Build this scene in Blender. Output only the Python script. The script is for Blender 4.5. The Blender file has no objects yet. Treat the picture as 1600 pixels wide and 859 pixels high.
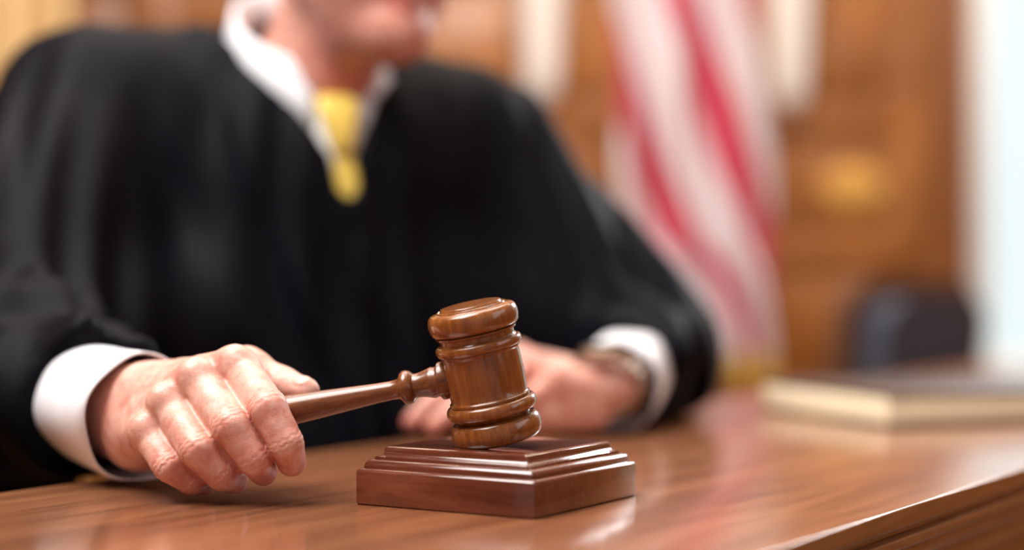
import bpy, bmesh, math, random
import numpy as np
from itertools import product
from mathutils import Vector, Matrix

random.seed(4)
scene = bpy.context.scene
COL = scene.collection
ZT = 0.76            # desk top height
CH = 0.138           # camera height above the desk top
FP = 2600.0          # focal length in pixels of the 1600 wide frame
YH = 443.0           # horizon row

def P(px, py, d):
    return np.array([(px-800)*d/FP, d, ZT+CH+(YH-py)*d/FP])
def W(x, y, z):
    return np.array([x, y, ZT+z])
def unit(v):
    v = np.array(v, float); return v/np.linalg.norm(v)

# ------------------------------------------------------------------ materials
def new_mat(name):
    m = bpy.data.materials.new(name); m.use_nodes = True
    nt = m.node_tree
    return m, nt, nt.nodes['Principled BSDF']
def N(nt, t, **kw):
    n = nt.nodes.new(t)
    for k, v in kw.items(): setattr(n, k, v)
    return n
def ramp(nt, stops):
    r = N(nt, 'ShaderNodeValToRGB')
    els = r.color_ramp.elements
    while len(els) < len(stops): els.new(0.5)
    for e, (p, c) in zip(els, stops):
        e.position = p; e.color = (c[0], c[1], c[2], 1)
    return r
def plain(name, col, rough=0.5, metal=0.0, bump=0.0, bscale=200, emit=None, estr=0, var=0.0, sheen=0.0, coat=0.0, spec=0.5):
    m, nt, b = new_mat(name)
    tc = N(nt, 'ShaderNodeTexCoord')
    no = N(nt, 'ShaderNodeTexNoise'); no.inputs['Scale'].default_value = bscale; no.inputs['Detail'].default_value = 4
    nt.links.new(tc.outputs['Object'], no.inputs['Vector'])
    lo = tuple(c*(1-var) for c in col); hi = tuple(min(1, c*(1+var)) for c in col)
    r = ramp(nt, [(0.3, lo), (0.7, hi)])
    nt.links.new(no.outputs['Fac'], r.inputs['Fac'])
    nt.links.new(r.outputs['Color'], b.inputs['Base Color'])
    b.inputs['Roughness'].default_value = rough
    b.inputs['Metallic'].default_value = metal
    b.inputs['Sheen Weight'].default_value = sheen
    b.inputs['Coat Weight'].default_value = coat
    b.inputs['Specular IOR Level'].default_value = spec
    if bump > 0:
        bp = N(nt, 'ShaderNodeBump'); bp.inputs['Strength'].default_value = bump; bp.inputs['Distance'].default_value = 0.002
        nt.links.new(no.outputs['Fac'], bp.inputs['Height']); nt.links.new(bp.outputs['Normal'], b.inputs['Normal'])
    if emit:
        b.inputs['Emission Color'].default_value = (*emit, 1); b.inputs['Emission Strength'].default_value = estr
    return m
def wood(name, dark, mid, light, stretch=(1, 1, 1), scale=30, rough=0.3, coat=0.3, pores=0.35, bump=0.05, distort=0.6):
    m, nt, b = new_mat(name)
    tc = N(nt, 'ShaderNodeTexCoord'); mp = N(nt, 'ShaderNodeMapping')
    mp.inputs['Scale'].default_value = stretch
    nt.links.new(tc.outputs['Object'], mp.inputs['Vector'])
    n1 = N(nt, 'ShaderNodeTexNoise'); n1.inputs['Scale'].default_value = scale; n1.inputs['Detail'].default_value = 5
    n1.inputs['Roughness'].default_value = 0.6; n1.inputs['Distortion'].default_value = distort
    nt.links.new(mp.outputs[0], n1.inputs['Vector'])
    r1 = ramp(nt, [(0.28, dark), (0.5, mid), (0.74, light)])
    nt.links.new(n1.outputs['Fac'], r1.inputs['Fac'])
    n2 = N(nt, 'ShaderNodeTexNoise'); n2.inputs['Scale'].default_value = scale*6; n2.inputs['Detail'].default_value = 3
    nt.links.new(mp.outputs[0], n2.inputs['Vector'])
    r2 = ramp(nt, [(0.36, (1-pores,)*3), (0.52, (1, 1, 1))])
    nt.links.new(n2.outputs['Fac'], r2.inputs['Fac'])
    mx = N(nt, 'ShaderNodeMixRGB', blend_type='MULTIPLY'); mx.inputs[0].default_value = 1
    nt.links.new(r1.outputs['Color'], mx.inputs[1]); nt.links.new(r2.outputs['Color'], mx.inputs[2])
    nt.links.new(mx.outputs[0], b.inputs['Base Color'])
    b.inputs['Roughness'].default_value = rough
    b.inputs['Coat Weight'].default_value = coat; b.inputs['Coat Roughness'].default_value = 0.10
    bp = N(nt, 'ShaderNodeBump'); bp.inputs['Strength'].default_value = bump; bp.inputs['Distance'].default_value = 0.001
    nt.links.new(n2.outputs['Fac'], bp.inputs['Height']); nt.links.new(bp.outputs['Normal'], b.inputs['Normal'])
    return m

M = {}
M['desk'] = wood('desk_wood', (0.175, 0.060, 0.025), (0.285, 0.106, 0.044), (0.38, 0.160, 0.068), (0.08, 1, 1), 24, 0.26, 0.50, 0.24, 0.04)
M['gavel'] = wood('gavel_wood', (0.16, 0.042, 0.008), (0.255, 0.078, 0.015), (0.34, 0.118, 0.027), (1, 1, 0.10), 200, 0.24, 0.7, 0.18, 0.02)
M['gavel_handle'] = wood('gavel_handle_wood', (0.10, 0.026, 0.007), (0.18, 0.052, 0.014), (0.26, 0.084, 0.024), (0.12, 1, 1), 150, 0.30, 0.4, 0.28, 0.03)
M['block'] = wood('block_wood', (0.092, 0.020, 0.010), (0.138, 0.034, 0.016), (0.185, 0.053, 0.025), (1, 0.12, 1), 60, 0.20, 1.0, 0.20, 0.02)
M['panel'] = wood('wall_panel_wood', (0.16, 0.050, 0.010), (0.31, 0.112, 0.023), (0.50, 0.205, 0.050), (1, 1, 0.25), 4.5, 0.35, 0.2, 0.2, 0.03)
M['panel_dark'] = wood('casing_wood', (0.15, 0.050, 0.012), (0.23, 0.082, 0.022), (0.30, 0.115, 0.035), (1, 1, 0.12), 9, 0.35, 0.2, 0.2, 0.03)
M['floor'] = wood('floor_wood', (0.10, 0.045, 0.02), (0.18, 0.085, 0.04), (0.25, 0.12, 0.055), (0.15, 1, 1), 8, 0.4, 0.1, 0.2, 0.03)
M['plaster'] = plain('plaster', (0.74, 0.66, 0.55), 0.9, bump=0.1, bscale=60, var=0.03)
M['robe'] = plain('robe_cloth', (0.0036, 0.0034, 0.0056), 0.55, bump=0.1, bscale=700, var=0.2, spec=0.055)
M['shirt'] = plain('shirt_cloth', (0.84, 0.84, 0.88), 0.8, bump=0.1, bscale=900, var=0.03)
M['tie'] = plain('tie_silk', (0.84, 0.59, 0.10), 0.45, bump=0.1, bscale=260, var=0.22, sheen=0.3)
M['hair'] = plain('grey_hair', (0.42, 0.39, 0.36), 0.6, bump=0.5, bscale=300, var=0.25)
M['eye'] = plain('eye_white', (0.75, 0.73, 0.70), 0.15, var=0.02)
M['steel'] = plain('watch_metal', (0.42, 0.30, 0.20), 0.3, metal=0.9, var=0.1)
M['dial'] = plain('watch_dial', (0.08, 0.07, 0.07), 0.2, var=0.1)
M['gold'] = plain('gold_fringe', (0.75, 0.52, 0.13), 0.5, metal=0.3, bump=0.5, bscale=120, var=0.25)
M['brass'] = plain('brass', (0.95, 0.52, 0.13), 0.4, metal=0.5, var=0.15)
M['pages'] = plain('book_pages', (0.92, 0.80, 0.56), 0.8, bump=0.4, bscale=120, var=0.06)
M['cover'] = plain('book_cover', (0.055, 0.026, 0.018), 0.5, bump=0.1, bscale=300, var=0.15, spec=0.3)
M['navy'] = plain('navy_leather', (0.075, 0.085, 0.115), 0.7, bump=0.15, bscale=150, var=0.2, spec=0.25)
M['chairwood'] = wood('chair_wood', (0.09, 0.036, 0.016), (0.14, 0.058, 0.026), (0.18, 0.076, 0.034), (1, 1, 0.2), 20, 0.55, 0.0)
M['curtain'] = plain('curtain_cloth', (0.78, 0.58, 0.31), 0.85, bump=0.1, bscale=400, var=0.06)
M['white_paint'] = plain('white_paint', (0.80, 0.80, 0.78), 0.5, var=0.02)
M['pane'] = plain('bright_window_glass', (0.08, 0.10, 0.10), 0.3, emit=(0.80, 0.91, 0.93), estr=0.96, var=0.02)
M['glow'] = plain('frosted_lamp_glass', (0.62, 0.58, 0.55), 0.4, emit=(1.0, 0.90, 0.82), estr=0.2, var=0.02)

def skin_mat():
    m, nt, b = new_mat('skin')
    at = N(nt, 'ShaderNodeAttribute', attribute_name='flush')
    tc = N(nt, 'ShaderNodeTexCoord')
    n1 = N(nt, 'ShaderNodeTexNoise'); n1.inputs['Scale'].default_value = 85; n1.inputs['Detail'].default_value = 6; n1.inputs['Roughness'].default_value = 0.65
    nt.links.new(tc.outputs['Object'], n1.inputs['Vector'])
    ad = N(nt, 'ShaderNodeMath', operation='MULTIPLY_ADD')
    nt.links.new(n1.outputs['Fac'], ad.inputs[0]); ad.inputs[1].default_value = 1.25
    nt.links.new(at.outputs['Fac'], ad.inputs[2])
    r = ramp(nt, [(0.38, (0.79, 0.48, 0.385)), (0.68, (0.69, 0.31, 0.235)), (1.04 if False else 1.0, (0.53, 0.14, 0.104))])
    nt.links.new(ad.outputs[0], r.inputs['Fac'])
    nt.links.new(r.outputs['Color'], b.inputs['Base Color'])
    b.inputs['Roughness'].default_value = 0.40
    b.inputs['Subsurface Weight'].default_value = 0.06
    b.inputs['Subsurface Radius'].default_value = (0.008, 0.003, 0.0015)
    b.inputs['Subsurface Scale'].default_value = 0.3
    v = N(nt, 'ShaderNodeTexVoronoi', feature='DISTANCE_TO_EDGE'); v.inputs['Scale'].default_value = 800
    wn = N(nt, 'ShaderNodeTexNoise'); wn.inputs['Scale'].default_value = 150; wn.inputs['Detail'].default_value = 2
    nt.links.new(tc.outputs['Object'], wn.inputs['Vector'])
    va = N(nt, 'ShaderNodeVectorMath', operation='MULTIPLY_ADD'); va.inputs[1].default_value = (0.006, 0.006, 0.006)
    nt.links.new(wn.outputs['Color'], va.inputs[0]); nt.links.new(tc.outputs['Object'], va.inputs[2])
    nt.links.new(va.outputs[0], v.inputs['Vector'])
    n2 = N(nt, 'ShaderNodeTexNoise'); n2.inputs['Scale'].default_value = 240; n2.inputs['Detail'].default_value = 6
    nt.links.new(tc.outputs['Object'], n2.inputs['Vector'])
    mx = N(nt, 'ShaderNodeMath', operation='MULTIPLY_ADD'); mx.inputs[1].default_value = 0.5
    nt.links.new(v.outputs['Distance'], mx.inputs[0]); nt.links.new(n2.outputs['Fac'], mx.inputs[2])
    bp = N(nt, 'ShaderNodeBump'); bp.inputs['Strength'].default_value = 0.36; bp.inputs['Distance'].default_value = 0.0010
    nt.links.new(mx.outputs[0], bp.inputs['Height']); nt.links.new(bp.outputs['Normal'], b.inputs['Normal'])
    return m
M['skin'] = skin_mat()
M['nail'] = plain('fingernail', (0.74, 0.42, 0.34), 0.3, var=0.05)

def flag_mat():
    m, nt, b = new_mat('flag_cloth')
    at = N(nt, 'ShaderNodeAttribute', attribute_name='stripe')
    a1 = N(nt, 'ShaderNodeMath', operation='ADD'); a1.inputs[1].default_value = 0.5
    fr = N(nt, 'ShaderNodeMath', operation='FRACT')
    su = N(nt, 'ShaderNodeMath', operation='SUBTRACT'); su.inputs[1].default_value = 0.5
    ab = N(nt, 'ShaderNodeMath', operation='ABSOLUTE')
    lt = N(nt, 'ShaderNodeMath', operation='LESS_THAN'); lt.inputs[1].default_value = 0.185
    nt.links.new(at.outputs['Fac'], a1.inputs[0]); nt.links.new(a1.outputs[0], fr.inputs[0])
    nt.links.new(fr.outputs[0], su.inputs[0]); nt.links.new(su.outputs[0], ab.inputs[0]); nt.links.new(ab.outputs[0], lt.inputs[0])
    mx = N(nt, 'ShaderNodeMixRGB')
    mx.inputs[1].default_value = (0.80, 0.70, 0.71, 1); mx.inputs[2].default_value = (0.58, 0.055, 0.10, 1)
    nt.links.new(lt.outputs[0], mx.inputs[0])
    ca = N(nt, 'ShaderNodeAttribute', attribute_name='canton')
    g = N(nt, 'ShaderNodeMath', operation='GREATER_THAN'); g.inputs[1].default_value = 0.5
    nt.links.new(ca.outputs['Fac'], g.inputs[0])
    tc = N(nt, 'ShaderNodeTexCoord')
    vo = N(nt, 'ShaderNodeTexVoronoi'); vo.inputs['Scale'].default_value = 14; vo.inputs['Randomness'].default_value = 0.0
    nt.links.new(tc.outputs['Object'], vo.inputs['Vector'])
    st = ramp(nt, [(0.2, (0.8, 0.8, 0.8)), (0.24, (0.02, 0.03, 0.13))])
    nt.links.new(vo.outputs['Distance'], st.inputs['Fac'])
    m2 = N(nt, 'ShaderNodeMixRGB')
    nt.links.new(g.outputs[0], m2.inputs[0]); nt.links.new(mx.outputs[0], m2.inputs[1]); nt.links.new(st.outputs['Color'], m2.inputs[2])
    nt.links.new(m2.outputs[0], b.inputs['Base Color'])
    b.inputs['Roughness'].default_value = 0.7
    return m
M['flag'] = flag_mat()

# ------------------------------------------------------------------ object helpers
def finish(me, angle=None):
    for p in me.polygons: p.use_smooth = True
    if angle is not None: me.set_sharp_from_angle(angle=math.radians(angle))
def link(name, me, mat, parent=None, angle=35):
    """link one mesh; with a parent the vertices are given in the parent's own frame"""
    finish(me, angle)
    o = bpy.data.objects.new(name, me); COL.objects.link(o)
    if mat is not None and len(me.materials) == 0: me.materials.append(mat)
    if parent is not None: o.parent = parent
    return o
def from_bm(name, bm, mat, parent=None, angle=35):
    bmesh.ops.recalc_face_normals(bm, faces=bm.faces)
    me = bpy.data.meshes.new(name); bm.to_mesh(me); bm.free()
    return link(name, me, mat, parent, angle)
def from_vf(name, v, f, mat, parent=None, angle=35):
    me = bpy.data.meshes.new(name); me.from_pydata([tuple(map(float, p)) for p in v], [], [tuple(map(int, q)) for q in f])
    me.update()
    return link(name, me, mat, parent, angle)
def tag(o, label, cat, group=None):
    o['label'] = label; o['category'] = cat
    if group: o['group'] = group
    return o
def thing(name, label, cat, loc=(0, 0, 0), rotz=0.0, group=None):
    o = bpy.data.objects.new(name, None); COL.objects.link(o)
    o.empty_display_size = 0.05
    o.location = loc; o.rotation_euler = (0, 0, rotz)
    return tag(o, label, cat, group)
def struct(o):
    o['kind'] = 'structure'; return o
def box(bm, c, s, bev=0.0, rot=None):
    r = bmesh.ops.create_cube(bm, size=1.0)
    vs = r['verts']
    mt = Matrix.Translation(Vector(c))
    if rot is not None: mt = mt @ rot
    mt = mt @ Matrix.Diagonal((s[0], s[1], s[2], 1))
    bmesh.ops.transform(bm, matrix=mt, verts=vs)
    if bev > 0:
        es = list({e for v in vs for e in v.link_edges})
        bmesh.ops.bevel(bm, geom=es, offset=bev, segments=3, affect='EDGES', profile=0.5)
def lathe(prof, seg=96, mt=None):
    v = []; f = []
    n = len(prof)
    for r, z in prof:
        for k in range(seg):
            a = 2*math.pi*k/seg
            p = Vector((r*math.cos(a), r*math.sin(a), z))
            if mt is not None: p = mt @ p
            v.append(p)
    for i in range(n-1):
        for k in range(seg):
            k2 = (k+1) % seg
            f.append((i*seg+k, i*seg+k2, (i+1)*seg+k2, (i+1)*seg+k))
    f.append(tuple(range(seg-1, -1, -1))); f.append(tuple((n-1)*seg+k for k in range(seg)))
    return v, f
def ring(z0, z1, rb, rm, n=14, pw=0.75):
    return [(rb+(rm-rb)*max(0.0, math.sin(math.pi*i/n))**pw, z0+(z1-z0)*(0.5-0.5*math.cos(math.pi*i/n))) for i in range(n+1)]
def sweep_x(prof, x0, x1):
    n = len(prof)
    v = [(x0, y, z) for y, z in prof]+[(x1, y, z) for y, z in prof]
    f = [(i, (i+1) % n, n+(i+1) % n, n+i) for i in range(n)]
    f += [tuple(range(n-1, -1, -1)), tuple(range(n, 2*n))]
    return v, f
def fix_normals(o):
    bm = bmesh.new(); bm.from_mesh(o.data); bmesh.ops.recalc_face_normals(bm, faces=bm.faces); bm.to_mesh(o.data); bm.free(); finish(o.data, 35)
    return o

# ------------------------------------------------------------------ distance-field modelling
class Grid:
    def __init__(s, lo, hi, h):
        s.lo = np.array(lo, float); s.h = h
        n = [int(math.ceil((b-a)/h))+1 for a, b in zip(lo, hi)]
        ax = [(s.lo[i]+h*np.arange(n[i])).astype(np.float32) for i in range(3)]
        s.X = ax[0][:, None, None]; s.Y = ax[1][None, :, None]; s.Z = ax[2][None, None, :]
def cap(g, a, b, ra, rb):
    a = np.asarray(a, np.float32); b = np.asarray(b, np.float32); ba = b-a; dd = float(ba@ba)+1e-12
    x = g.X-a[0]; y = g.Y-a[1]; z = g.Z-a[2]
    t = np.clip((x*ba[0]+y*ba[1]+z*ba[2])/dd, 0, 1)
    q = (x-t*ba[0])**2+(y-t*ba[1])**2+(z-t*ba[2])**2
    return np.sqrt(q)-(ra+(rb-ra)*t)
def coords(g, c, axes):
    x = g.X-np.float32(c[0]); y = g.Y-np.float32(c[1]); z = g.Z-np.float32(c[2])
    return [x*np.float32(a[0])+y*np.float32(a[1])+z*np.float32(a[2]) for a in axes]
EYE = np.eye(3)
def ell(g, c, r, axes=EYE):
    u, v, w = coords(g, c, axes)
    k0 = np.sqrt((u/r[0])**2+(v/r[1])**2+(w/r[2])**2)+1e-9
    k1 = np.sqrt((u/r[0]**2)**2+(v/r[1]**2)**2+(w/r[2]**2)**2)+1e-9
    return k0*(k0-1)/k1
def smin(a, b, k):
    h = np.maximum(k-np.abs(a-b), 0)/k
    return np.minimum(a, b)-h*h*k*0.25
def smax(a, b, k): return -smin(-a, -b, k)
def surfnet(Fd, g):
    nx, ny, nz = Fd.shape
    s = Fd < 0
    c = np.zeros((nx-1, ny-1, nz-1), np.uint8)
    for i, j, k in product((0, 1), repeat=3): c += s[i:nx-1+i, j:ny-1+j, k:nz-1+k]
    act = (c > 0) & (c < 8)
    ijk = np.argwhere(act); n = len(ijk)
    idx = np.full(act.shape, -1, np.int64); idx[act] = np.arange(n)
    acc = np.zeros((n, 3)); cnt = np.zeros(n)
    val = {o: Fd[ijk[:, 0]+o[0], ijk[:, 1]+o[1], ijk[:, 2]+o[2]].astype(float) for o in product((0, 1), repeat=3)}
    for a in product((0, 1), repeat=3):
        for ax in range(3):
            if a[ax] == 1: continue
            b = list(a); b[ax] = 1; b = tuple(b)
            va, vb = val[a], val[b]; m = (va < 0) != (vb < 0)
            t = va[m]/(va[m]-vb[m])
            q = np.tile(np.array(a, float), (m.sum(), 1)); q[:, ax] += t
            acc[m] += q; cnt[m] += 1
    verts = g.lo+g.h*(ijk+acc/cnt[:, None])
    faces = []
    def quads(m, inside, cells):
        e = np.argwhere(m)
        ins = inside[m]
        q = np.stack([idx[e[:, 0]+d[0], e[:, 1]+d[1], e[:, 2]+d[2]] for d in cells], 1)
        q[~ins] = q[~ins][:, ::-1]
        faces.append(q)
    m = s[:-1] != s[1:]; m[:, 0] = m[:, -1] = False; m[:, :, 0] = m[:, :, -1] = False
    quads(m, s[:-1], [(0, -1, -1), (0, 0, -1), (0, 0, 0), (0, -1, 0)])
    m = s[:, :-1] != s[:, 1:]; m[0] = m[-1] = False; m[:, :, 0] = m[:, :, -1] = False
    quads(m, s[:, :-1], [(-1, 0, -1), (-1, 0, 0), (0, 0, 0), (0, 0, -1)])
    m = s[:, :, :-1] != s[:, :, 1:]; m[0] = m[-1] = False; m[:, 0] = m[:, -1] = False
    quads(m, s[:, :, :-1], [(-1, -1, 0), (0, -1, 0), (0, 0, 0), (-1, 0, 0)])
    return verts, np.concatenate(faces)

# ------------------------------------------------------------------ the room
wy = 4.30
bm = bmesh.new()
box(bm, (-0.60, wy+0.06, 1.5), (3.54, 0.12, 3.0))              # wall left of the window
box(bm, (1.735, wy+0.06, 0.325), (1.13, 0.12, 0.65))            # under the window
box(bm, (1.735, wy+0.06, 2.725), (1.13, 0.12, 0.55))            # over it
for x in (-1.62, -0.92, -0.30, 0.33, 0.52, 1.05):               # stiles
    box(bm, (x, wy-0.006, 1.5), (0.10, 0.018, 3.0), 0.005)
for z in (0.10, 0.62, 0.98, 1.32, 1.72, 2.35, 2.9):             # rails
    box(bm, (-0.60, wy-0.005, z), (3.5, 0.014, 0.075), 0.005)
for x0, x1 in ((-1.57, -0.97), (-0.87, -0.35), (-0.25, 0.28), (0.57, 1.0)):
    for z0, z1 in ((0.14, 0.58), (0.66, 0.94), (1.02, 1.28), (1.36, 1.68), (1.76, 2.31)):
        box(bm, ((x0+x1)/2, wy-0.002, (z0+z1)/2), (x1-x0-0.08, 0.012, z1-z0-0.06), 0.005)
struct(from_bm('wall_back', bm, M['panel']))
bm = bmesh.new(); box(bm, (-2.36, 1.4, 1.5), (0.12, 5.9, 3.0)); struct(from_bm('wall_left', bm, M['panel']))
bm = bmesh.new(); box(bm, (2.36, 1.4, 1.5), (0.12, 5.9, 3.0)); struct(from_bm('wall_right', bm, M['panel']))
bm = bmesh.new(); box(bm, (0, 1.4, -0.05), (4.84, 5.9, 0.1)); struct(from_bm('floor', bm, M['floor']))
bm = bmesh.new(); box(bm, (0, 1.4, 3.05), (4.84, 5.9, 0.1)); struct(from_bm('ceiling', bm, M['plaster']))
bm = bmesh.new(); box(bm, (1.115, wy-0.03, 1.5), (0.095, 0.08, 3.0), 0.01); struct(from_bm('trim_1', bm, M['panel_dark']))
win = bpy.data.objects.new('window_1', None); COL.objects.link(win); win.location = (1.735, wy, 0.65); struct(win)
bm = bmesh.new()
for x in (-0.535, 0.0, 0.535): box(bm, (x, 0.0, 0.9), (0.055, 0.06, 1.8), 0.006)
for z in (0.03, 1.77): box(bm, (0, 0.004, z), (1.12, 0.05, 0.055), 0.006)
from_bm('window_frame', bm, M['white_paint'], win)
bm = bmesh.new(); box(bm, (0, 0.05, 0.9), (1.12, 0.012, 1.78)); from_bm('pane', bm, M['pane'], win)
bm = bmesh.new(); box(bm, (0.02, -0.05, -0.015), (1.08, 0.12, 0.03), 0.006); from_bm('window_sill', bm, M['white_paint'], win)

# beige curtain at the left
cu = thing('curtain', 'beige pleated curtain hanging in front of the panelled wall at the far left', 'curtain', (-1.56, 4.12, 0.02))
v = []; f = []; nu, nv = 160, 24
for j in range(nv+1):
    for i in range(nu+1):
        u = i/nu
        v.append((-0.47+0.94*u, 0.06*math.sin(2*math.pi*7*u+0.5*math.sin(j*0.3))+0.01*math.sin(9*u), 2.5*j/nv))
for j in range(nv):
    for i in range(nu):
        a = j*(nu+1)+i; f.append((a, a+1, a+nu+2, a+nu+1))
from_vf('drape', v, f, M['curtain'], cu, None)
vv, ff = lathe([(0.014, -0.5), (0.014, 0.5)], 24, Matrix.Translation((0, 0, 2.52)) @ Matrix.Rotation(math.pi/2, 4, 'Y'))
fix_normals(from_vf('curtain_rod', vv, ff, M['brass'], cu))

# wall lamps
def wall_lamp(x, z, label):
    t = thing('wall_lamp', label, 'wall lamp', (x, wy-0.018, z), 0, 'white wall lamps')
    bm = bmesh.new(); box(bm, (0, -0.008, 0.28), (0.07, 0.016, 0.30), 0.005); from_bm('back_plate', bm, M['brass'], t)
    pr = [(0.004, 0.0), (0.022, 0.004), (0.036, 0.016), (0.043, 0.04), (0.047, 0.12), (0.052, 0.34), (0.056, 0.54), (0.052, 0.55), (0.01, 0.552)]
    vv, ff = lathe(pr, 48, Matrix.Translation((0, -0.068, 0)))
    fix_normals(from_vf('lamp_shade', vv, ff, M['glow'], t))
    vv, ff = lathe([(0.002, -0.03), (0.009, -0.02), (0.012, -0.008), (0.02, 0.003)], 24, Matrix.Translation((0, -0.068, 0)))
    fix_normals(from_vf('finial', vv, ff, M['brass'], t))
    return t
l1 = wall_lamp(0.075, 1.36, 'white frosted wall lamp on the wood panelling between the person and the flag')
def copy_tree(o, parent=None):
    c = o.copy(); COL.objects.link(c); c.parent = parent
    for ch in o.children: copy_tree(ch, c)
    return c
l2 = copy_tree(l1); l2.location = (0.70, wy-0.018, 1.34)
l2['label'] = 'white frosted wall lamp on the wood panelling just right of the flag'

# added gold oval standing in for an amber glow on the panelling
pl = thing('glow_stand_in', 'small gold coloured oval added in place of an amber glow on the wood panelled wall right of the flag', 'glow stand-in', (0.88, wy-0.010, 1.15))
def oval(rx, rz, y0, y1, bev):
    bm = bmesh.new(); n = 48
    lo = [bm.verts.new((rx*math.cos(2*math.pi*k/n), y0, rz*math.sin(2*math.pi*k/n))) for k in range(n)]
    mi = [bm.verts.new((rx*math.cos(2*math.pi*k/n), y1+bev, rz*math.sin(2*math.pi*k/n))) for k in range(n)]
    hi = [bm.verts.new(((rx-bev)*math.cos(2*math.pi*k/n), y1, (rz-bev)*math.sin(2*math.pi*k/n))) for k in range(n)]
    for a, b in ((lo, mi), (mi, hi)):
        for k in range(n): bm.faces.new((a[k], a[(k+1) % n], b[(k+1) % n], b[k]))
    bm.faces.new(hi); bm.faces.new(lo)
    return bm
from_bm('glow_disc', oval(0.08, 0.055, 0.010, -0.008, 0.004), M['brass'], pl)
from_bm('glow_disc_centre', oval(0.05, 0.03, -0.007, -0.014, 0.004), M['brass'], pl)

# ------------------------------------------------------------------ flag on its pole
FY = 3.30
fl = thing('flag', 'red and white striped flag with gold fringe draped from a floor pole', 'flag', (0.36, FY, 0))
def fx(px): return (px-800)*FY/FP-0.36
LK = [(-620, 1050), (-200, 966), (0, 954), (250, 958), (370, 976), (430, 1055), (520, 1100), (570, 1112)]
RK = [(-620, 1110), (-200, 1165), (0, 1182), (300, 1203), (500, 1212), (570, 1214)]
v = []; f = []; stp = []; can = []; nu, nv = 200, 140
zt, zb = 2.12, 0.755
for j in range(nv+1):
    z = zt+(zb-zt)*j/nv
    py = YH-(z-ZT-CH)*FP/FY
    xl = np.interp(py, *zip(*LK)); xr = np.interp(py, *zip(*RK))
    for i in range(nu+1):
        u = i/nu
        amp = 0.040*min(1, 0.25+j/nv)
        yy = amp*math.sin(2*math.pi*(2.6*u-0.3*(zt-z))+0.7*math.sin(3*z))+0.008*math.sin(2*math.pi*(7*u+0.4*z))-0.05
        v.append((fx(xl+(xr-xl)*u)+0.008*math.sin(11*z+8*u), yy, z))
        stp.append(((u-1.0*(1.46-z))-0.45)/0.58); can.append(1.0 if (z > 1.80 and u < 0.6) else 0.0)
for j in range(nv):
    for i in range(nu):
        a = j*(nu+1)+i; f.append((a, a+nu+1, a+nu+2, a+1))
cl = from_vf('flag_cloth', v, f, M['flag'], fl, None)
cl.data.attributes.new('stripe', 'FLOAT', 'POINT').data.foreach_set('value', stp)
cl.data.attributes.new('canton', 'FLOAT', 'POINT').data.foreach_set('value', can)
base = nv*(nu+1); v2 = []; f2 = []
for i in range(nu+1):
    p = v[base+i]; v2 += [(p[0], p[1]-0.002, p[2]+0.006), (p[0], p[1]-0.003, p[2]-0.045-0.006*(i % 2))]
for i in range(nu): f2.append((2*i, 2*i+1, 2*i+3, 2*i+2))
from_vf('fringe', v2, f2, M['gold'], fl, None)
vv, ff = lathe([(0.014, 0.02), (0.014, 2.2)], 24, Matrix.Translation((0.05, 0.03, 0))); fix_normals(from_vf('pole', vv, ff, M['chairwood'], fl))
vv, ff = lathe([(0.13, 0.0), (0.13, 0.015), (0.10, 0.03), (0.03, 0.05), (0.022, 0.09), (0.016, 0.10)], 48, Matrix.Translation((0.05, 0.03, 0))); fix_normals(from_vf('base', vv, ff, M['brass'], fl))
vv, ff = lathe([(0.018, 2.19), (0.022, 2.21), (0.012, 2.225), (0.026, 2.26), (0.016, 2.31), (0.001, 2.36)], 24, Matrix.Translation((0.05, 0.03, 0))); fix_normals(from_vf('finial', vv, ff, M['brass'], fl))

# ------------------------------------------------------------------ chair behind the desk
ch = thing('armchair', 'dark navy upholstered chair with rounded back and brown frame behind the book', 'chair', (0.97, 3.25, 0), math.radians(44))
bm = bmesh.new(); box(bm, (0, 0, 0.45), (0.46, 0.46, 0.08), 0.025); from_bm('seat', bm, M['navy'], ch)
def round_panel(w, zb, zt, y0, y1, rad, bev):
    """upright panel with rounded top corners, its face slightly dished and crowned"""
    out = [(-w/2, zb), (w/2, zb)]
    for cx, a0 in ((w/2-rad, 0), (-w/2+rad, 90)):
        for i in range(13):
            a = math.radians(a0+90*i/12); out.append((cx+rad*math.cos(a), zt-rad+rad*math.sin(a)+0.012*(1-(2*cx/w)**2)))
    bm = bmesh.new()
    fs = [bm.verts.new((x, y0+0.25*x*x-0.12*(z-0.5), z)) for x, z in out]; bs = [bm.verts.new((x, y1+0.25*x*x-0.12*(z-0.5), z)) for x, z in out]
    n = len(out)
    a = bm.faces.new(fs); b = bm.faces.new(bs[::-1])
    for k in range(n): bm.faces.new((fs[k], bs[k], bs[(k+1) % n], fs[(k+1) % n]))
    bmesh.ops.bevel(bm, geom=list(a.edges)+list(b.edges), offset=bev, segments=3, affect='EDGES', profile=0.5)
    return bm
from_bm('backrest', round_panel(0.37, 0.50, 0.860, 0.185, 0.245, 0.07, 0.02), M['navy'], ch)
from_bm('back_frame', round_panel(0.48, 0.40, 0.900, 0.236, 0.275, 0.09, 0.01), M['chairwood'], ch)
for sx in (-1, 1):
    bm = bmesh.new(); box(bm, (sx*0.235, 0.0, 0.66), (0.05, 0.44, 0.035), 0.012); box(bm, (sx*0.235, -0.18, 0.54), (0.035, 0.035, 0.24), 0.008)
    from_bm('armrest', bm, M['chairwood'], ch)
    for sy in (-1, 1):
        bm = bmesh.new(); box(bm, (sx*0.205, sy*0.2, 0.205), (0.04, 0.04, 0.41), 0.006); from_bm('leg', bm, M['chairwood'], ch)

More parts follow.
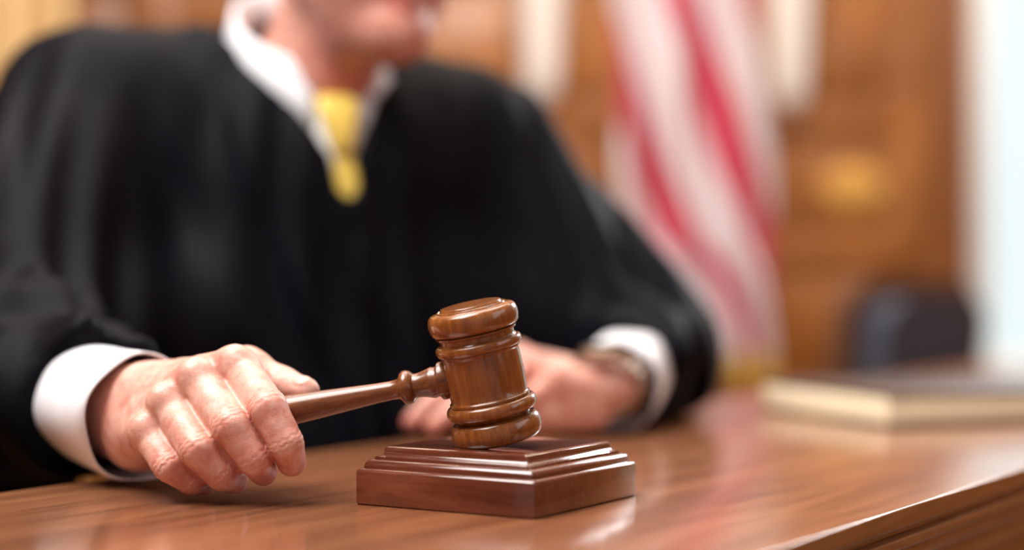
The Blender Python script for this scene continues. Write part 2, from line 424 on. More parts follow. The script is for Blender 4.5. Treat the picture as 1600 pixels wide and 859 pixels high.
# ------------------------------------------------------------------ the desk
DX = np.array([0.545, 0.838]); DX = DX/np.linalg.norm(DX); DY = np.array([-DX[1], DX[0]])
DO = np.array([0.136, 0.863]); DW = 0.53
dk = thing('desk', 'long polished brown wooden desk with moulded front edge', 'desk', (DO[0], DO[1], 0), math.atan2(DX[1], DX[0]))
x0, x1 = -1.0, 2.05
def arc(cy, cz, r, a0, a1, n=6): return [(cy+r*math.cos(math.radians(a0+(a1-a0)*i/n)), cz+r*math.sin(math.radians(a0+(a1-a0)*i/n))) for i in range(n+1)]
prof = arc(0.0015, ZT-0.0015, 0.0015, 90, 180)+arc(0.004, ZT-0.010, 0.004, 180, 270)+[(0.009, ZT-0.0145), (0.009, ZT-0.018)]+[(DW-0.01, ZT-0.018)]+arc(DW-0.005, ZT-0.013, 0.005, 270, 360)+arc(DW-0.005, ZT-0.005, 0.005, 0, 90)
vv, ff = sweep_x(prof, x0, x1); fix_normals(from_vf('top', vv, ff, M['desk'], dk))
prof = [(0.010, ZT-0.018)]+arc(0.010, ZT-0.0245, 0.0055, 100, 260)+[(0.012, ZT-0.0315), (0.012, ZT-0.0345)]+arc(0.027, ZT-0.0345, 0.013, 180, 270)+[(0.029, ZT-0.050), (0.029, ZT-0.056)]+arc(0.0335, ZT-0.060, 0.005, 140, 250)+[(0.045, ZT-0.075), (0.07, ZT-0.075), (0.07, ZT-0.018)]
vv, ff = sweep_x(prof, x0+0.006, x1-0.006); fix_normals(from_vf('moulding', vv, ff, M['desk'], dk))
bm = bmesh.new(); box(bm, ((x0+x1)/2, 0.055, (ZT-0.05)/2), (x1-x0-0.03, 0.03, ZT-0.05))
for i in range(4):
    xa = x0+0.06+i*(x1-x0-0.12)/4; xb = x0+0.06+(i+1)*(x1-x0-0.12)/4
    box(bm, ((xa+xb)/2, 0.038, 0.37), (xb-xa-0.1, 0.02, 0.5), 0.008)
from_bm('front_panel', bm, M['desk'], dk)
for xs in (x0+0.03, x1-0.03):
    bm = bmesh.new(); box(bm, (xs, 0.29, (ZT-0.02)/2), (0.03, 0.44, ZT-0.02), 0.003); from_bm('side_panel', bm, M['desk'], dk)

# ------------------------------------------------------------------ sound block
th = math.radians(58.5)
BR = np.array([math.cos(th), math.sin(th)]); BL = np.array([-math.sin(th), math.cos(th)])
bw = 0.130
fc = np.array([0.0131, 0.973]); bc = fc+0.5*bw*(BR+BL)
sb = thing('sound_block', 'square stepped dark wood sound block under the gavel head', 'sound block', (bc[0], bc[1], ZT), th)
def square_loft(levels):
    bm = bmesh.new(); rings = []
    for ins, z in levels:
        a = bw/2-ins
        rings.append([bm.verts.new((sx*a, sy*a, z)) for sx, sy in ((-1, -1), (1, -1), (1, 1), (-1, 1))])
    for r0, r1 in zip(rings, rings[1:]):
        for k in range(4): bm.faces.new((r0[k], r0[(k+1) % 4], r1[(k+1) % 4], r1[k]))
    bm.faces.new(rings[-1]); bm.faces.new(rings[0][::-1])
    ve = [e for e in bm.edges if all(abs(abs(vv.co.x)-abs(vv.co.y)) < 1e-6 for vv in e.verts) and len({(vv.co.x > 0, vv.co.y > 0) for vv in e.verts}) == 1]
    bmesh.ops.bevel(bm, geom=ve, offset=0.0011, segments=2, affect='EDGES', profile=0.5)
    return bm
from_bm('base', square_loft([(0.0008, 0), (0, 0.0008), (0, 0.0205), (0.0005, 0.0217), (0.0016, 0.0225), (0.003, 0.0228)]), M['block'], sb)
lv = [(0.0035, 0.0226), (0.0035, 0.0240)]
for i in range(1, 9):      # quarter-round bead
    a = math.pi/2*i/8; lv.append((0.0035+0.0040*(1-math.cos(a)), 0.0240+0.0042*math.sin(a)))
lv += [(0.0080, 0.0284), (0.0082, 0.0296)]
for i in range(1, 9):      # ogee above
    a = math.pi/2*i/8; lv.append((0.0082+0.0044*math.sin(a), 0.0296+0.0036*(1-math.cos(a))))
lv += [(0.0127, 0.0340), (0.0130, 0.0352), (0.0139, 0.0359), (0.0150, 0.0361)]
from_bm('moulded_top', square_loft(lv), M['block'], sb, 25)

# ------------------------------------------------------------------ gavel
GC = W(-0.0172, 1.040, 0.0825)
u = unit((-0.205, -0.10, 0.97)); vdir = np.array([-0.965, 0.12, -0.215]); vdir = unit(vdir-(vdir@u)*u)
gx = -vdir; gy = np.cross(u, gx)
HL = 0.088
gb = GC-u*(HL/2)
ga = thing('gavel', 'turned brown wooden gavel held by its handle, head tipped on the sound block', 'gavel')
mw = Matrix(((gx[0], gy[0], u[0], gb[0]), (gx[1], gy[1], u[1], gb[1]), (gx[2], gy[2], u[2], gb[2]), (0, 0, 0, 1)))
ga.matrix_basis = mw
mm = 0.001
hp = [(0.01, 1.0), (12, 0.8), (18, 0.4), (21.5, 0.2)]+ring(0.4, 15.6, 22.6, 28.9, 16, 0.62)[1:]
hp += [(23.2, 15.9), (22.6, 16.6), (22.9, 17.3), (24.3, 17.6)]+ring(17.8, 26.4, 24.3, 28.6, 14, 0.65)
hp += [(25.5, 26.7), (25.5, 28.2), (24.7, 28.7), (24.3, 29.5), (24.5, 34), (24.9, 43), (24.5, 52), (24.2, 56.4), (24.7, 57.2), (25.4, 57.7), (25.4, 58.6)]
hp += ring(58.8, 65.0, 24.8, 27.4)+[(24.6, 65.3), (23.8, 66.2), (23.8, 68.6), (24.6, 69.3), (25.4, 69.7), (25.4, 70.6), (24, 71.0)]
hp += ring(71.2, 85.2, 22.8, 28.7, 16, 0.60)+[(21.9, 85.6), (21.6, 86.4), (20.9, 86.6), (20.5, 85.7), (19.9, 85.7), (19.6, 87.2), (18.9, 87.9), (16.5, 88), (8, 88), (0.01, 88)]
vv, ff = lathe([(r*mm, z*mm) for r, z in hp], 128)
fix_normals(from_vf('head', vv, ff, M['gavel'], ga))
tp = [(.018, .009), (.0235, .0118), (.0262, .0121), (.0282, .0119), (.0291, .0108), (.0298, .0097), (.0312, .0094), (.0330, .0099), (.0350, .0094), (.0390, .0082), (.0430, .0076), (.0450, .0078), (.0460, .0088), (.0470, .0100), (.0485, .0107), (.0502, .0109), (.0518, .0106), (.0530, .0097), (.0538, .0083), (.0546, .0070), (.0560, .0062), (.0600, .0059), (.0700, .0062), (.085, .0072), (.105, .0085), (.126, .0096), (.155, .0100), (.180, .0100), (.192, .0093), (.198, .0075), (.2005, .004), (.2008, .0002)]
mt = Matrix.Translation((0, 0, HL/2)) @ Matrix.Rotation(-math.pi/2, 4, 'Y')
vv, ff = lathe([(r, t) for t, r in tp], 64, mt)
fix_normals(from_vf('handle', vv, ff, M['gavel_handle'], ga))

# ------------------------------------------------------------------ book
A = np.array([0.358, 1.585])
bk = thing('book', 'closed dark covered book with cream pages lying on the desk at the right', 'book', (A[0], A[1], ZT), math.radians(20))
bm = bmesh.new(); box(bm, (0.153, 0.125, 0.0165), (0.304, 0.246, 0.0270), 0.002); from_bm('page_block', bm, M['pages'], bk)
bm = bmesh.new()
box(bm, (0.155, 0.125, 0.0015), (0.31, 0.25, 0.0026), 0.001); box(bm, (0.155, 0.125, 0.0315), (0.31, 0.25, 0.0034), 0.0012)
box(bm, (0.3085, 0.125, 0.0165), (0.004, 0.25, 0.031), 0.001); from_bm('cover', bm, M['cover'], bk)

# ------------------------------------------------------------------ person
T0 = np.array([-0.22, 1.77]); ph = math.radians(22)
S2 = np.array([math.cos(ph), math.sin(ph)]); F2 = np.array([math.sin(ph), -math.cos(ph)])
def T(s, f, z):
    p = T0+s*S2+f*F2; return np.array([p[0], p[1], ZT+z])
TAX = np.array([[S2[0], S2[1], 0], [F2[0], F2[1], 0], [0, 0, 1]])
wrR = P(222, 652, 1.135); elR = W(-0.455, 1.40, 0.066); shR = T(-0.228, 0.0, 0.300)
wrL = W(0.095, 1.53, 0.043); elL = W(0.142, 1.745, 0.072); shL = T(0.19, 0.0, 0.285)
aR = unit(wrR-W(-0.44, 1.40, 0.064)); aL = unit(wrL-elL)

pieces = []     # (verts, faces, flush)
def gauss(v, pts, r):
    o = np.zeros(len(v))
    for p, a in pts: o += a*np.exp(-((v-np.asarray(p))**2).sum(1)/r**2)
    return o

# right hand, gripping the handle
g = Grid((-0.315, 1.0, ZT-0.004), (-0.115, 1.235, ZT+0.116), 0.0010)
fing = {
 'index':  [P(374, 577, 1.075), P(419, 638, 1.036), P(447, 692, 1.032), P(456, 721, 1.043)],
 'middle': [P(313, 596, 1.070), P(361, 665, 1.034), P(397, 716, 1.034), P(411, 736, 1.049)],
 'ring':   [P(266, 634, 1.068), P(309, 702, 1.036), P(346, 740, 1.041), P(366, 750, 1.055)],
 'pinky':  [P(233, 679, 1.066), P(264, 727, 1.045), P(298, 750, 1.052), P(318, 755, 1.063)]}
rad = {'index': (.0138, .0126, .0111, .0093), 'middle': (.0138, .0124, .0109, .0092), 'ring': (.0130, .0117, .0103, .0088), 'pinky': (.0117, .0103, .0091, .0078)}
palm = None
up = unit((-0.45, -0.55, 0.70))
order = ('index', 'middle', 'ring', 'pinky'); woff = {'index': 0.018, 'middle': 0.007, 'ring': -0.006, 'pinky': -0.017}
mroot = {nm: wrR+np.array([0.1, 0, 0.9])*woff[nm] for nm in order}
for nm in order:
    d = cap(g, mroot[nm], fing[nm][0], 0.0172, rad[nm][0]*0.93)
    palm = d if palm is None else smin(palm, d, 0.014)
palm = smin(palm, cap(g, wrR-aR*0.12+np.array([0, 0, .010]), wrR+np.array([0, 0, .010]), 0.030, 0.0225), 0.02)
palm = smin(palm, cap(g, wrR-aR*0.12-np.array([0, 0, .010]), wrR-np.array([0, 0, .010]), 0.030, 0.0215), 0.02)
# palm pad behind the handle and the thumb root
palm = smin(palm, cap(g, P(225, 665, 1.125), P(330, 650, 1.098), 0.020, 0.016), 0.014)
thumb = cap(g, P(240, 628, 1.128), P(384, 580, 1.112), 0.021, 0.0160)
thumb = smin(thumb, cap(g, P(384, 580, 1.112), P(440, 600, 1.098), 0.0145, 0.0114), 0.006)
thumb = smin(thumb, cap(g, P(440, 600, 1.098), P(477, 612, 1.084), 0.0113, 0.0096), 0.004)
hand = smin(palm, thumb, 0.012)
hand = smin(hand, cap(g, fing['index'][0]-np.array([0, 0, 0.004]), P(384, 585, 1.105), 0.0120, 0.0120), 0.012)   # web between thumb and index
flR = []; webs = []
for a, b in zip(order, order[1:]):     # flesh closing the space between neighbouring fingers
    m0 = (fing[a][0]+fing[b][0])/2+np.array([0, .004, -.002]); m1 = (fing[a][1]+fing[b][1])/2+np.array([0, .006, 0]); m2 = (fing[a][2]+fing[b][2])/2+np.array([0, .005, 0])
    webs.append((m0, m1, m2))
for nm in order:
    p = fing[nm]; r = rad[nm]
    d = cap(g, p[0], p[1], r[0]*0.93, r[1]*0.95)
    d = smin(d, cap(g, p[1], p[2], r[1]*0.96, r[2]*0.98), 0.003)
    d = smin(d, cap(g, p[2], p[3], r[2]*0.98, r[3]), 0.0025)
    # fine dorsal creases at the joints
    for jn, (pj, pa, pb) in enumerate(((p[1], p[0], p[2]), (p[2], p[1], p[3]))):
        ax = unit(pb-pa)
        q = (g.X-np.float32(pj[0]))*np.float32(ax[0])+(g.Y-np.float32(pj[1]))*np.float32(ax[1])+(g.Z-np.float32(pj[2]))*np.float32(ax[2])
        dist2 = (g.X-np.float32(pj[0]))**2+(g.Y-np.float32(pj[1]))**2+(g.Z-np.float32(pj[2]))**2
        wgt = np.exp(-dist2/0.014**2)
        am = 0.0012 if jn == 0 else 0.0009
        wob = 0.0006*np.sin(g.X*900+g.Z*700)
        for off in (-0.0044, -0.0014, 0.0018): d = d+am*wgt*np.exp(-((q+wob-off)/0.0008)**2)
        flR.append((pj, 0.34))
    flR.append((p[3], 0.40)); flR.append((p[0], 0.30)); flR.append(((p[1]+p[2])/2, 0.14))
    hand = smin(hand, d, 0.0018)
    # knuckle and tendon over the back of the hand
    tn = cap(g, mroot[nm]+up*0.0125+aR*0.012, p[0]+up*(r[0]*0.66), 0.0058, 0.0060)
    hand = smin(hand, tn, 0.008)
    hand = smin(hand, cap(g, p[0]+up*0.0048, p[0]+up*0.0048, r[0]*0.89, r[0]*0.89), 0.005)
for m0, m1, m2 in webs:
    hand = smin(hand, cap(g, m0, m1, 0.0082, 0.0066), 0.003); hand = smin(hand, cap(g, m1, m2, 0.0066, 0.0056), 0.0015)
# veins over the back of the hand
for (a, b), t0, t1, sh in ((('index', 'middle'), .30, .88, .3), (('middle', 'ring'), .25, .85, .6), (('ring', 'pinky'), .3, .8, .4)):
    pts = []
    for i in range(5):
        t = t0+(t1-t0)*i/4
        w_ = 0.5+0.35*math.sin(2.2*i+sh*5)
        q = (mroot[a]*(1-t)+fing[a][0]*t)*w_+(mroot[b]*(1-t)+fing[b][0]*t)*(1-w_)
        pts.append(q+up*(0.0166+(0.0122-0.0166)*t-0.0002))
    for pa, pb in zip(pts, pts[1:]): hand = smin(hand, cap(g, pa, pb, .0018, .0018), 0.004)
hand = hand+0.00025*np.sin(g.X*310+g.Z*120)*np.sin(g.Y*290)*np.sin(g.Z*330+1.0)
# thumb nail
nl_n = unit((0.15, -0.60, 0.78)); nl_a = unit(P(477, 612, 1.084)-P(440, 600, 1.098)); nl_n = unit(nl_n-(nl_n@nl_a)*nl_a); nl_s = np.cross(nl_a, nl_n)
nl_c = P(477, 612, 1.084)+nl_n*0.0082-nl_a*0.0012; NAX = np.array([nl_a, nl_s, nl_n])
hand = smin(hand, ell(g, nl_c, (.0062, .0056, .0019), NAX), 0.0010)
hand = np.maximum(hand, (ZT+0.0006)-g.Z+0*hand)
# the handle sits in the grip: keep the flesh off it
hd = cap(g, GC+vdir*0.06, GC+vdir*0.2, 0.0060, 0.0102)
hand = smax(hand, -(hd-0.0000), 0.001)
vR, fR = surfnet(hand, g)
flR.append((P(474, 612, 1.086), 0.3))
pieces.append((vR, fR, gauss(vR, flR, 0.011)-0.10))
cen = vR[fR].mean(1)-nl_c
nail_face = ((cen@nl_a/.0062)**2+(cen@nl_s/.0054)**2 < 1) & (cen@nl_n > 0.0002)
del hand, palm, thumb, d

# left hand, resting on the desk
g = Grid((-0.15, 1.39, ZT-0.004), (0.17, 1.70, ZT+0.115), 0.0022)
D = unit((-0.975, -0.22, 0)); E = np.array([D[1]*-1, D[0], 0]); E = E if E[1] < 0 else -E
Wl = wrL+np.array([0, 0, 0.002])
def LH(a, e, z): q = Wl+D*a+E*e; return np.array([q[0], q[1], ZT+z])
lf = {'index': [LH(.088, -.036, .064), LH(.132, -.044, .054), LH(.158, -.045, .034), LH(.174, -.044, .017)],
      'middle': [LH(.090, -.013, .068), LH(.138, -.015, .052), LH(.170, -.015, .029), LH(.187, -.014, .013)],
      'ring': [LH(.080, .011, .062), LH(.124, .013, .044), LH(.156, .014, .024), LH(.172, .014, .012)],
      'pinky': [LH(.066, .032, .050), LH(.098, .038, .033), LH(.122, .041, .019), LH(.136, .042, .010)]}
hand = smin(cap(g, Wl-aL*0.12+E*.008, Wl+E*.010, .026, .019), cap(g, Wl-aL*0.12-E*.008, Wl-E*.010, .026, .019), 0.02)
flL = []
for nm, off in (('index', -.017), ('middle', -.006), ('ring', .007), ('pinky', .017)):
    hand = smin(hand, cap(g, Wl+E*off, lf[nm][0], .0170, .0135), 0.010)
    kn = lf[nm][0]+np.array([0, 0, .003]); hand = smin(hand, cap(g, kn, kn, .0138, .0138), .005)
hand = smin(hand, cap(g, LH(.03, .016, .024), LH(.08, .026, .022), .021, .016), .02)
for nm in lf:
    p = lf[nm]; r = rad[nm]
    d = smin(cap(g, p[0], p[1], r[0]*.9, r[1]*.90), cap(g, p[1], p[2], r[1]*.90, r[2]*.91), .004)
    d = smin(d, cap(g, p[2], p[3], r[2]*.91, r[3]*.93), .004)
    hand = smin(hand, d, .002); flL += [(p[0], .36), (p[1], .34), (p[3], .35)]
hand = smin(hand, cap(g, LH(.02, -.022, .038), LH(.06, -.052, .040), .020, .0145), .014)
hand = smin(hand, cap(g, LH(.06, -.052, .040), LH(.090, -.060, .030), .0135, .0115), .006)
hand = smin(hand, cap(g, LH(.090, -.060, .030), LH(.113, -.058, .020), .0112, .0092), .004)
hand = np.maximum(hand, (ZT+0.0006)-g.Z+0*hand)
v_, f_ = surfnet(hand, g); pieces.append((v_, f_, gauss(v_, flL, 0.014)-0.06))

# head and neck
yaw = math.radians(33); pit = math.radians(8)
Fh0 = np.array([math.sin(yaw), -math.cos(yaw), 0]); zz = np.array([0, 0, 1.0])
Sh = np.array([math.cos(yaw), math.sin(yaw), 0]); Fh = Fh0*math.cos(pit)-zz*math.sin(pit); Uh = zz*math.cos(pit)+Fh0*math.sin(pit)
Hc = W(-0.146, 1.666, 0.492); HAX = np.array([Sh, Fh, Uh])
def H(x, y, z): return Hc+x*Sh+y*Fh+z*Uh
NB = T(-0.016, 0.030, 0.30)
g = Grid(Hc-np.array([.20, .17, .32]), Hc+np.array([.18, .26, .15]), 0.003)
d = ell(g, H(0, -.015, .035), (.076, .096, .090), HAX)
d = smin(d, ell(g, H(0, .028, -.035), (.064, .064, .085), HAX), .03)
for s in (-1, 1):
    d = smin(d, cap(g, H(s*.057, .002, -.058), H(s*.016, .070, -.101), .021, .021), .03)
    d = smin(d, ell(g, H(s*.038, .052, -.042), (.026, .026, .030), HAX), .03)
    d = smin(d, ell(g, H(s*.080, -.012, -.008), (.010, .021, .033), HAX), .008)
d = smin(d, cap(g, H(0, .078, -.101), H(0, .078, -.101), .021, .021), .022)
d = smin(d, ell(g, H(0, .028, -.105), (.044, .043, .022), HAX), .03)
d = smin(d, cap(g, H(-.034, .079, .024), H(.034, .079, .024), .012, .012), .015)
for s in (-1, 1):
    d = smax(d, -cap(g, H(s*.031, .104, .003), H(s*.031, .104, .003), .016, .016), .012)
d = smin(d, cap(g, H(0, .088, .008), H(0, .108, -.030), .009, .0135), .012)
for s in (-1, 1): d = smin(d, cap(g, H(s*.013, .097, -.036), H(s*.013, .097, -.036), .009, .009), .008)
for s in (-1, 1):
    d = smin(d, cap(g, H(0, .094, -.061), H(s*.023, .083, -.065), .0065, .004), .005)
    d = smin(d, cap(g, H(0, .093, -.075), H(s*.021, .082, -.070), .0075, .004), .005)
    d = smax(d, -cap(g, H(0, .101, -.0675), H(s*.024, .089, -.0675), .0022, .0015), .004)
neck = smin(cap(g, H(-.010, -.025, -.06), NB, .056, .063), cap(g, H(-.004, .020, -.085), T(-0.016, .068, .30), .032, .034), .03)
d = smin(d, neck, .02)
v_, f_ = surfnet(d, g)
pieces.append((v_, f_, gauss(v_, [(H(0, .098, -.068), .40), (H(.012, .095, -.068), .3), (H(-.012, .095, -.068), .3)], .013)+gauss(v_, [(H(.045, .07, -.03), .22), (H(-.045, .07, -.03), .22), (H(0, .11, -.03), .25), (H(0, .09, -.11), .08), (H(0.03, .05, -.12), .12), (H(-0.04, .03, -.12), .12), (H(-.02, .02, -.16), .25)], .035)+0.0))
# trunk and upper arms under the clothing
g = Grid((-0.62, 1.25, ZT-0.45), (0.24, 2.0, ZT+0.37), 0.009)
d = ell(g, T(0, .0, .17), (.16, .095, .17), TAX)
d = smin(d, ell(g, T(0, .01, -.08), (.15, .11, .24), TAX), .06)
d = smin(d, cap(g, NB, T(0, 0, .22), .05, .07), .03)
for sh, el, wr in ((shR, elR, wrR), (shL, elL, wrL)):
    d = smin(d, cap(g, T(0, 0, .24), sh, .06, .05), .04); d = smin(d, cap(g, sh, el, .048, .04), .03)
    d = smin(d, cap(g, el, wr-0.05*unit(wr-el), .04, .027), .02)
v_, f_ = surfnet(d, g); pieces.append((v_, f_, np.zeros(len(v_))))
base_loc = np.array([-0.22, 1.80, 0.0])
V = np.concatenate([p[0] for p in pieces])-base_loc; off = 0; FF = []
for p in pieces: FF.append(p[1]+off); off += len(p[0])
FF = np.concatenate(FF); FL = np.concatenate([p[2] for p in pieces])
person = from_vf('person', V, FF, M['skin'], None, None)
person.location = base_loc
person.data.attributes.new('flush', 'FLOAT', 'POINT').data.foreach_set('value', FL.astype(np.float32))
person.data.materials.append(M['nail'])
mi = np.zeros(len(FF), np.int32); mi[:len(nail_face)][nail_face] = 1
person.data.polygons.foreach_set('material_index', mi)
tag(person, 'person in a black robe, white shirt and yellow tie gripping the gavel handle', 'person')
def wear(name, verts, faces, mat, parent=person, angle=None):
    return from_vf(name, np.asarray(verts)-base_loc, faces, mat, parent, angle)

# hair and eyes (above the frame)
g = Grid(Hc-np.array([.14, .15, .13]), Hc+np.array([.14, .15, .16]), 0.004)
d = ell(g, H(0, -.018, .037), (.083, .103, .097), HAX)
x_, y_, z_ = coords(g, Hc, HAX)
d = smax(d, -(z_-(-.055+(y_+.085)*0.92)), .01)
d = d+0.0018*np.sin(x_*420+y_*60)*np.sin(y_*90)
v_, f_ = surfnet(d, g); wear('hair', v_, f_, M['hair'])
for s in (-1, 1):
    bm = bmesh.new(); bmesh.ops.create_uvsphere(bm, u_segments=24, v_segments=16, radius=0.0122, matrix=Matrix.Translation(Vector(H(s*.031, .0835, .002)-base_loc)))
    from_bm('eye', bm, M['eye'], person)

# robe
VS = 0.004           # the V neck sits a little to the wearer's left
g = Grid((-0.70, 1.14, 0.0), (0.27, 2.06, ZT+0.46), 0.0062)
s_, f__, z_ = coords(g, (T0[0], T0[1], ZT), TAX)
d = ell(g, T(0, .02, .20), (.205, .138, .20), TAX)
d = smin(d, ell(g, T(0, .03, -.06), (.195, .165, .25), TAX), .08)
d = smin(d, cap(g, T(-.22, 0, .302), T(-.05, -.005, .356), .082, .066), .05)
d = smin(d, cap(g, T(.18, 0, .285), T(.04, -.005, .345), .078, .066), .05)
d = smin(d, ell(g, T(0, -.02, -.32), (.21, .19, .17), TAX), .06)
for s in (-1, 1):
    d = smin(d, cap(g, T(s*.10, .02, -.30), T(s*.12, .36, -.29), .10, .09), .06)
    d = smin(d, cap(g, T(s*.12, .36, -.29), T(s*.12, .34, -.66), .09, .10), .05)
d = smin(d, cap(g, T(.13, .05, .10), elL+np.array([-.02, .02, .0]), .09, .06), .07)
d = smin(d, cap(g, T(-.13, .05, .08), elR+np.array([.03, .05, 0]), .10, .08), .07)
d = smin(d, cap(g, elR+np.array([0, .02, 0]), elR+np.array([-.01, .06, -.22]), .085, .09), .04)
def sleeve(sh, el, wr, a, r, cut):
    q = cap(g, sh, el, r[0], r[1])
    m_ = wr-a*cut
    fo = cap(g, el, m_+a*0.03, r[1], r[2])
    pl_ = (g.X-np.float32(m_[0]))*np.float32(a[0])+(g.Y-np.float32(m_[1]))*np.float32(a[1])+(g.Z-np.float32(m_[2]))*np.float32(a[2])
    # soft rings of cloth along the forearm and elbow
    fo = fo+0.0060*np.sin(pl_*90+14*g.Z+2*np.sin(g.X*30))*np.clip(-pl_*14, 0, 1)
    fo = smax(fo, pl_+0*fo, 0.004)
    return smin(q, fo, .03)
d = smin(d, sleeve(shR, elR, wrR, aR, (.092, .096, .0500), .088), .05)
d = smin(d, sleeve(shL, elL, wrL, aL, (.084, .073, .0470), .076), .05)
# hanging folds of uneven width running down and outwards from the shoulders
fan = s_/(0.60+0.7*np.clip(0.40-z_, 0, 0.6))
fold = 0.0068*np.sin(2*np.pi*fan/0.085+2.2*np.sin(z_*5+1.0)+1.6*np.sin(f__*9)+1.2*np.sin(s_*21))*(0.6+0.4*np.sin(s_*23+z_*9))
fold = fold+0.0068*np.sin(2*np.pi*(s_*.8+z_*.42+f__*.6)/.078+2*np.sin(s_*15+z_*6)+0.8)*(0.6+0.4*np.sin(z_*13-s_*17))
calm = 1-0.85*np.exp(-((s_-VS)/0.05)**2)*np.clip((z_-0.10)*10, 0, 1)
d = d+fold*calm*np.clip((0.42-z_)*6, 0, 1)
# centre closing
d = d+0.005*np.exp(-((s_-VS)/0.007)**2)*(f__ > 0)*(z_ < 0.2)
# V neck and neck hole
half = np.where(z_ < 0.232, (z_-0.218)*0.9, np.where(z_ < 0.262, 0.0126+0*z_, 0.0126+0.60*(z_-0.262)))
vee = np.maximum(np.abs(s_-VS+0.08*(z_-0.222))-half, -f__-0.02)
d = smax(d, -vee, 0.003)
d = smax(d, -cap(g, NB-np.array([0, 0, -.02]), H(-.018, -.018, -.065), .078, .084), 0.008)
# rest on the desk top instead of passing through it
ly = (g.X-np.float32(DO[0]))*np.float32(DY[0])+(g.Y-np.float32(DO[1]))*np.float32(DY[1])
desk = np.maximum(np.maximum(g.Z-np.float32(ZT+0.002), np.float32(ZT-0.08)-g.Z), ly-np.float32(DW+0.004))
d = np.maximum(d, -desk)
d = np.maximum(d, 0.004-g.Z+0*d)
v_, f_ = surfnet(d, g); wear('robe', v_, f_, M['robe'])
del d, fold, vee, desk, calm

# shirt front
g = Grid(T0.tolist()+[ZT+0.06]-np.array([.27, .27, 0]), T0.tolist()+[ZT+0.42]+np.array([.27, .27, 0]), 0.006)
d = ell(g, T(0, .02, .20), (.191, .124, .186), TAX)
d = smin(d, cap(g, NB, T(-.014, .02, .385), .070, .0665), .03)
d = smax(d, -cap(g, NB+zz*.02, T(-.012, .03, .48), .0655, .064), .004)
v_, f_ = surfnet(d, g); wear('shirt', v_, f_, M['shirt'])
# collar: stand folded over, points at the front
Nc = (-0.012, 0.036)
v = []; f = []; na = 96
for i in range(na+1):
    a = math.radians(8+344*i/na); ca, sa = math.cos(a), math.sin(a)
    fr = max(0, ca)
    for (r, dz) in ((.067, -.022), (.0680, .0), (.0690, .015), (.0705, .0175), (.0735, .015), (.0775, -.006), (.0815+.008*fr**6, -.022-.030*fr**5)):
        rr = r+0.006*fr
        v.append(T(Nc[0]+rr*sa, Nc[1]+rr*ca, 0.392-0.66*rr*ca+dz))
for i in range(na):
    for j in range(6):
        a = i*7+j; f.append((a, a+1, a+8, a+7))
co = wear('shirt_collar', v, f, M['shirt'])
md = co.modifiers.new('thick', 'SOLIDIFY'); md.thickness = 0.0025
# tie
def shirt_f(z): return .02+.124*math.sqrt(max(0, 1-((z-.2)/.186)**2))
def loft(secs):
    v = []; f = []; n = 20
    for s0, z, hw, fc_, dp in secs:
        for k in range(n):
            a = 2*math.pi*k/n
            ca, sa = math.cos(a), math.sin(a)
            v.append(T(s0+hw*math.copysign(abs(ca)**.7, ca), fc_+dp*math.copysign(abs(sa)**.8, sa), z))
    for i in range(len(secs)-1):
        for k in range(n):
            k2 = (k+1) % n; f.append((i*n+k, i*n+k2, (i+1)*n+k2, (i+1)*n+k))
    f.append(tuple(range(n-1, -1, -1))); f.append(tuple((len(secs)-1)*n+k for k in range(n)))
    return v, f
vv, ff = loft([(-.003, .325, .017, .127, .004), (-.003, .321, .0215, .131, .006), (-.003, .312, .0225, .136, .0075), (-.002, .298, .0185, .139, .0075), (-.001, .283, .0140, .141, .007), (0, .270, .0112, .142, .006), (0, .267, .0100, .142, .004)])
tie = wear('necktie', vv, ff, M['tie']); fix_normals(tie); tie.name = 'necktie_knot'
vv, ff = loft([(VS*min(1, (.276-z)/.03), z, .0090+.0050*min(1, (.274-z)/.05), shirt_f(z)+.0022-(.012 if z < .215 else 0), .0028) for z in (.274, .268, .26, .25, .24, .23, .22, .212, .20)])
fix_normals(wear('necktie_blade', vv, ff, M['tie']))
# shirt cuffs
def cuff(wr, a, r, lng, dz):
    v = []; f = []; n = 72
    side = unit(np.cross(a, zz)); upv = np.cross(side, a)
    prof = [(0, r*1.0), (.012, r*1.01), (.04, r*1.0), (lng, r*.95)]
    for j, (b, rr) in enumerate(prof):
        for k in range(n):
            t = 2*math.pi*k/n
            q = wr-a*b+side*rr*math.cos(t)+upv*rr*math.sin(t)+np.array([0, 0, dz])
            q = q+a*(0.003*math.sin(2*t+1) if j == 0 else 0)+(side*math.cos(t)+upv*math.sin(t))*0.0012*math.sin(5*t+j)
            q[2] = max(q[2], ZT+0.0016)
            v.append(q)
    for j in range(len(prof)-1):
        for k in range(n):
            k2 = (k+1) % n; f.append((j*n+k, j*n+k2, (j+1)*n+k2, (j+1)*n+k))
    o = wear('shirt_cuff', v, f, M['shirt'])
    md = o.modifiers.new('thick', 'SOLIDIFY'); md.thickness = 0.0014; md.offset = -1
    return o
cuff(wrR+aR*0.004, aR, .0440, .13, 0)
cuff(wrL, aL, .0415, .11, 0)
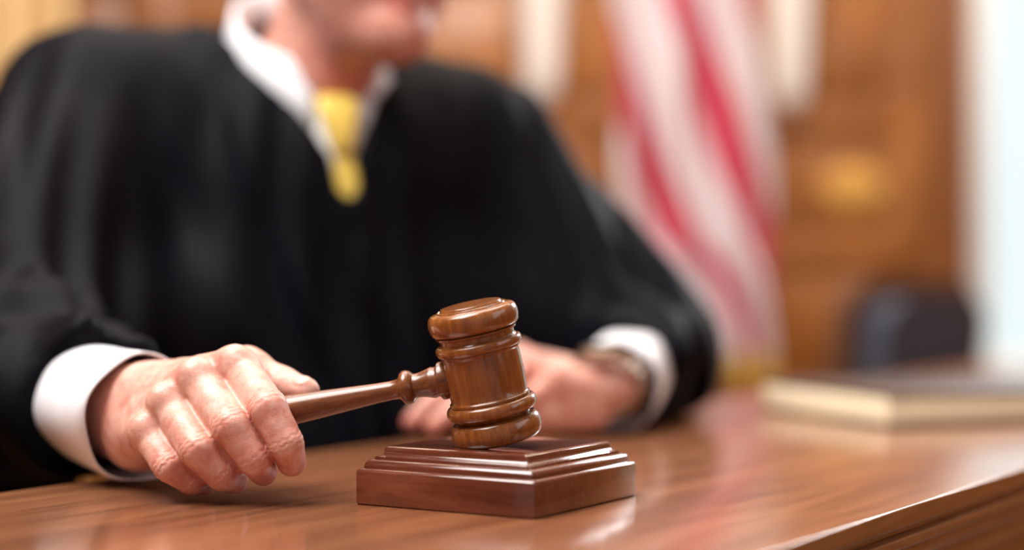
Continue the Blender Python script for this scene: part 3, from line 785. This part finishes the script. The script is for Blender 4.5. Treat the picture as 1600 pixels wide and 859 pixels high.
# wristwatch on the left wrist
wc = wrL+aL*0.026+np.array([-.008, 0, .007])
side = unit(np.cross(aL, zz)); upv = np.cross(side, aL)
v = []; f = []; n = 60; pr = [(-.008, 0), (-.007, .0025), (.007, .0025), (.008, 0), (.007, -.001), (-.007, -.001)]
for k in range(n):
    t = 2*math.pi*k/n
    link_ = 0.0005*math.cos(k*math.pi)
    for b, o_ in pr:
        v.append(wc+aL*b+side*(.0365+o_+link_)*math.cos(t)+upv*(.0270+o_+link_)*math.sin(t))
for k in range(n):
    for j in range(6):
        k2 = (k+1) % n; j2 = (j+1) % 6; f.append((k*6+j, k2*6+j, k2*6+j2, k*6+j2))
band = fix_normals(wear('wristwatch', v, f, M['steel']))
rot = Matrix((Vector(side), Vector(aL), Vector(upv))).transposed().to_4x4()
vv, ff = lathe([(.012, 0), (.018, .001), (.019, .004), (.018, .007), (.016, .008)], 40, Matrix.Translation(Vector(wc+upv*.0265-base_loc)) @ rot)
fix_normals(from_vf('watch_case', vv, ff, M['steel'], band))
vv, ff = lathe([(.0155, .0078), (.0150, .0086), (.001, .0088)], 40, Matrix.Translation(Vector(wc+upv*.0265-base_loc)) @ rot)
fix_normals(from_vf('watch_dial', vv, ff, M['dial'], band))

# ------------------------------------------------------------------ light
def area(name, loc, target, sx, sy, e, col, spec=1.0):
    l = bpy.data.lights.new(name, 'AREA'); l.shape = 'RECTANGLE'; l.size = sx; l.size_y = sy; l.energy = e; l.color = col; l.specular_factor = spec
    o = bpy.data.objects.new(name, l); COL.objects.link(o); o.location = loc
    o.rotation_euler = (Vector(target)-Vector(loc)).to_track_quat('-Z', 'Y').to_euler()
area('key_light', (-0.80, 0.75, 2.6), (-0.1, 1.15, 0.8), 1.2, 1.2, 72, (1, 0.97, 0.94))
area('ceiling_fill', (-0.2, 2.0, 2.9), (-0.2, 2.0, 0), 1.8, 1.8, 50, (1, 0.95, 0.90))  # unseen soft fill added below the ceiling, no lamp modelled
area('window_light', (1.72, 4.15, 2.28), (0.2, 1.2, 0.85), 0.9, 0.9, 44, (0.92, 0.97, 1.0), 0.12)
area('wall_wash', (0.1, 3.2, 2.85), (0.1, 4.3, 1.1), 2.4, 0.4, 44, (1, 0.84, 0.64))  # unseen warm wash added to brighten the panelled back wall
area('side_light', (2.2, 0.4, 1.9), (0, 1.1, 0.8), 2.0, 1.8, 20, (0.95, 0.98, 1.0), 0.4)
w = bpy.data.worlds.new('world'); scene.world = w; w.use_nodes = True
w.node_tree.nodes['Background'].inputs[0].default_value = (1, 0.96, 0.92, 1)
w.node_tree.nodes['Background'].inputs[1].default_value = 0.24

cam = bpy.data.cameras.new('camera'); co_ = bpy.data.objects.new('camera', cam); COL.objects.link(co_)
cam.sensor_width = 36; cam.lens = FP/1600*36
co_.location = (0, 0, ZT+CH); co_.rotation_euler = (math.radians(90)+math.atan(13.5/FP), 0, 0)
cam.clip_start = 0.02
cam.dof.use_dof = True; cam.dof.focus_distance = 1.035; cam.dof.aperture_fstop = 1.6
scene.camera = co_
scene.view_settings.view_transform = 'Standard'
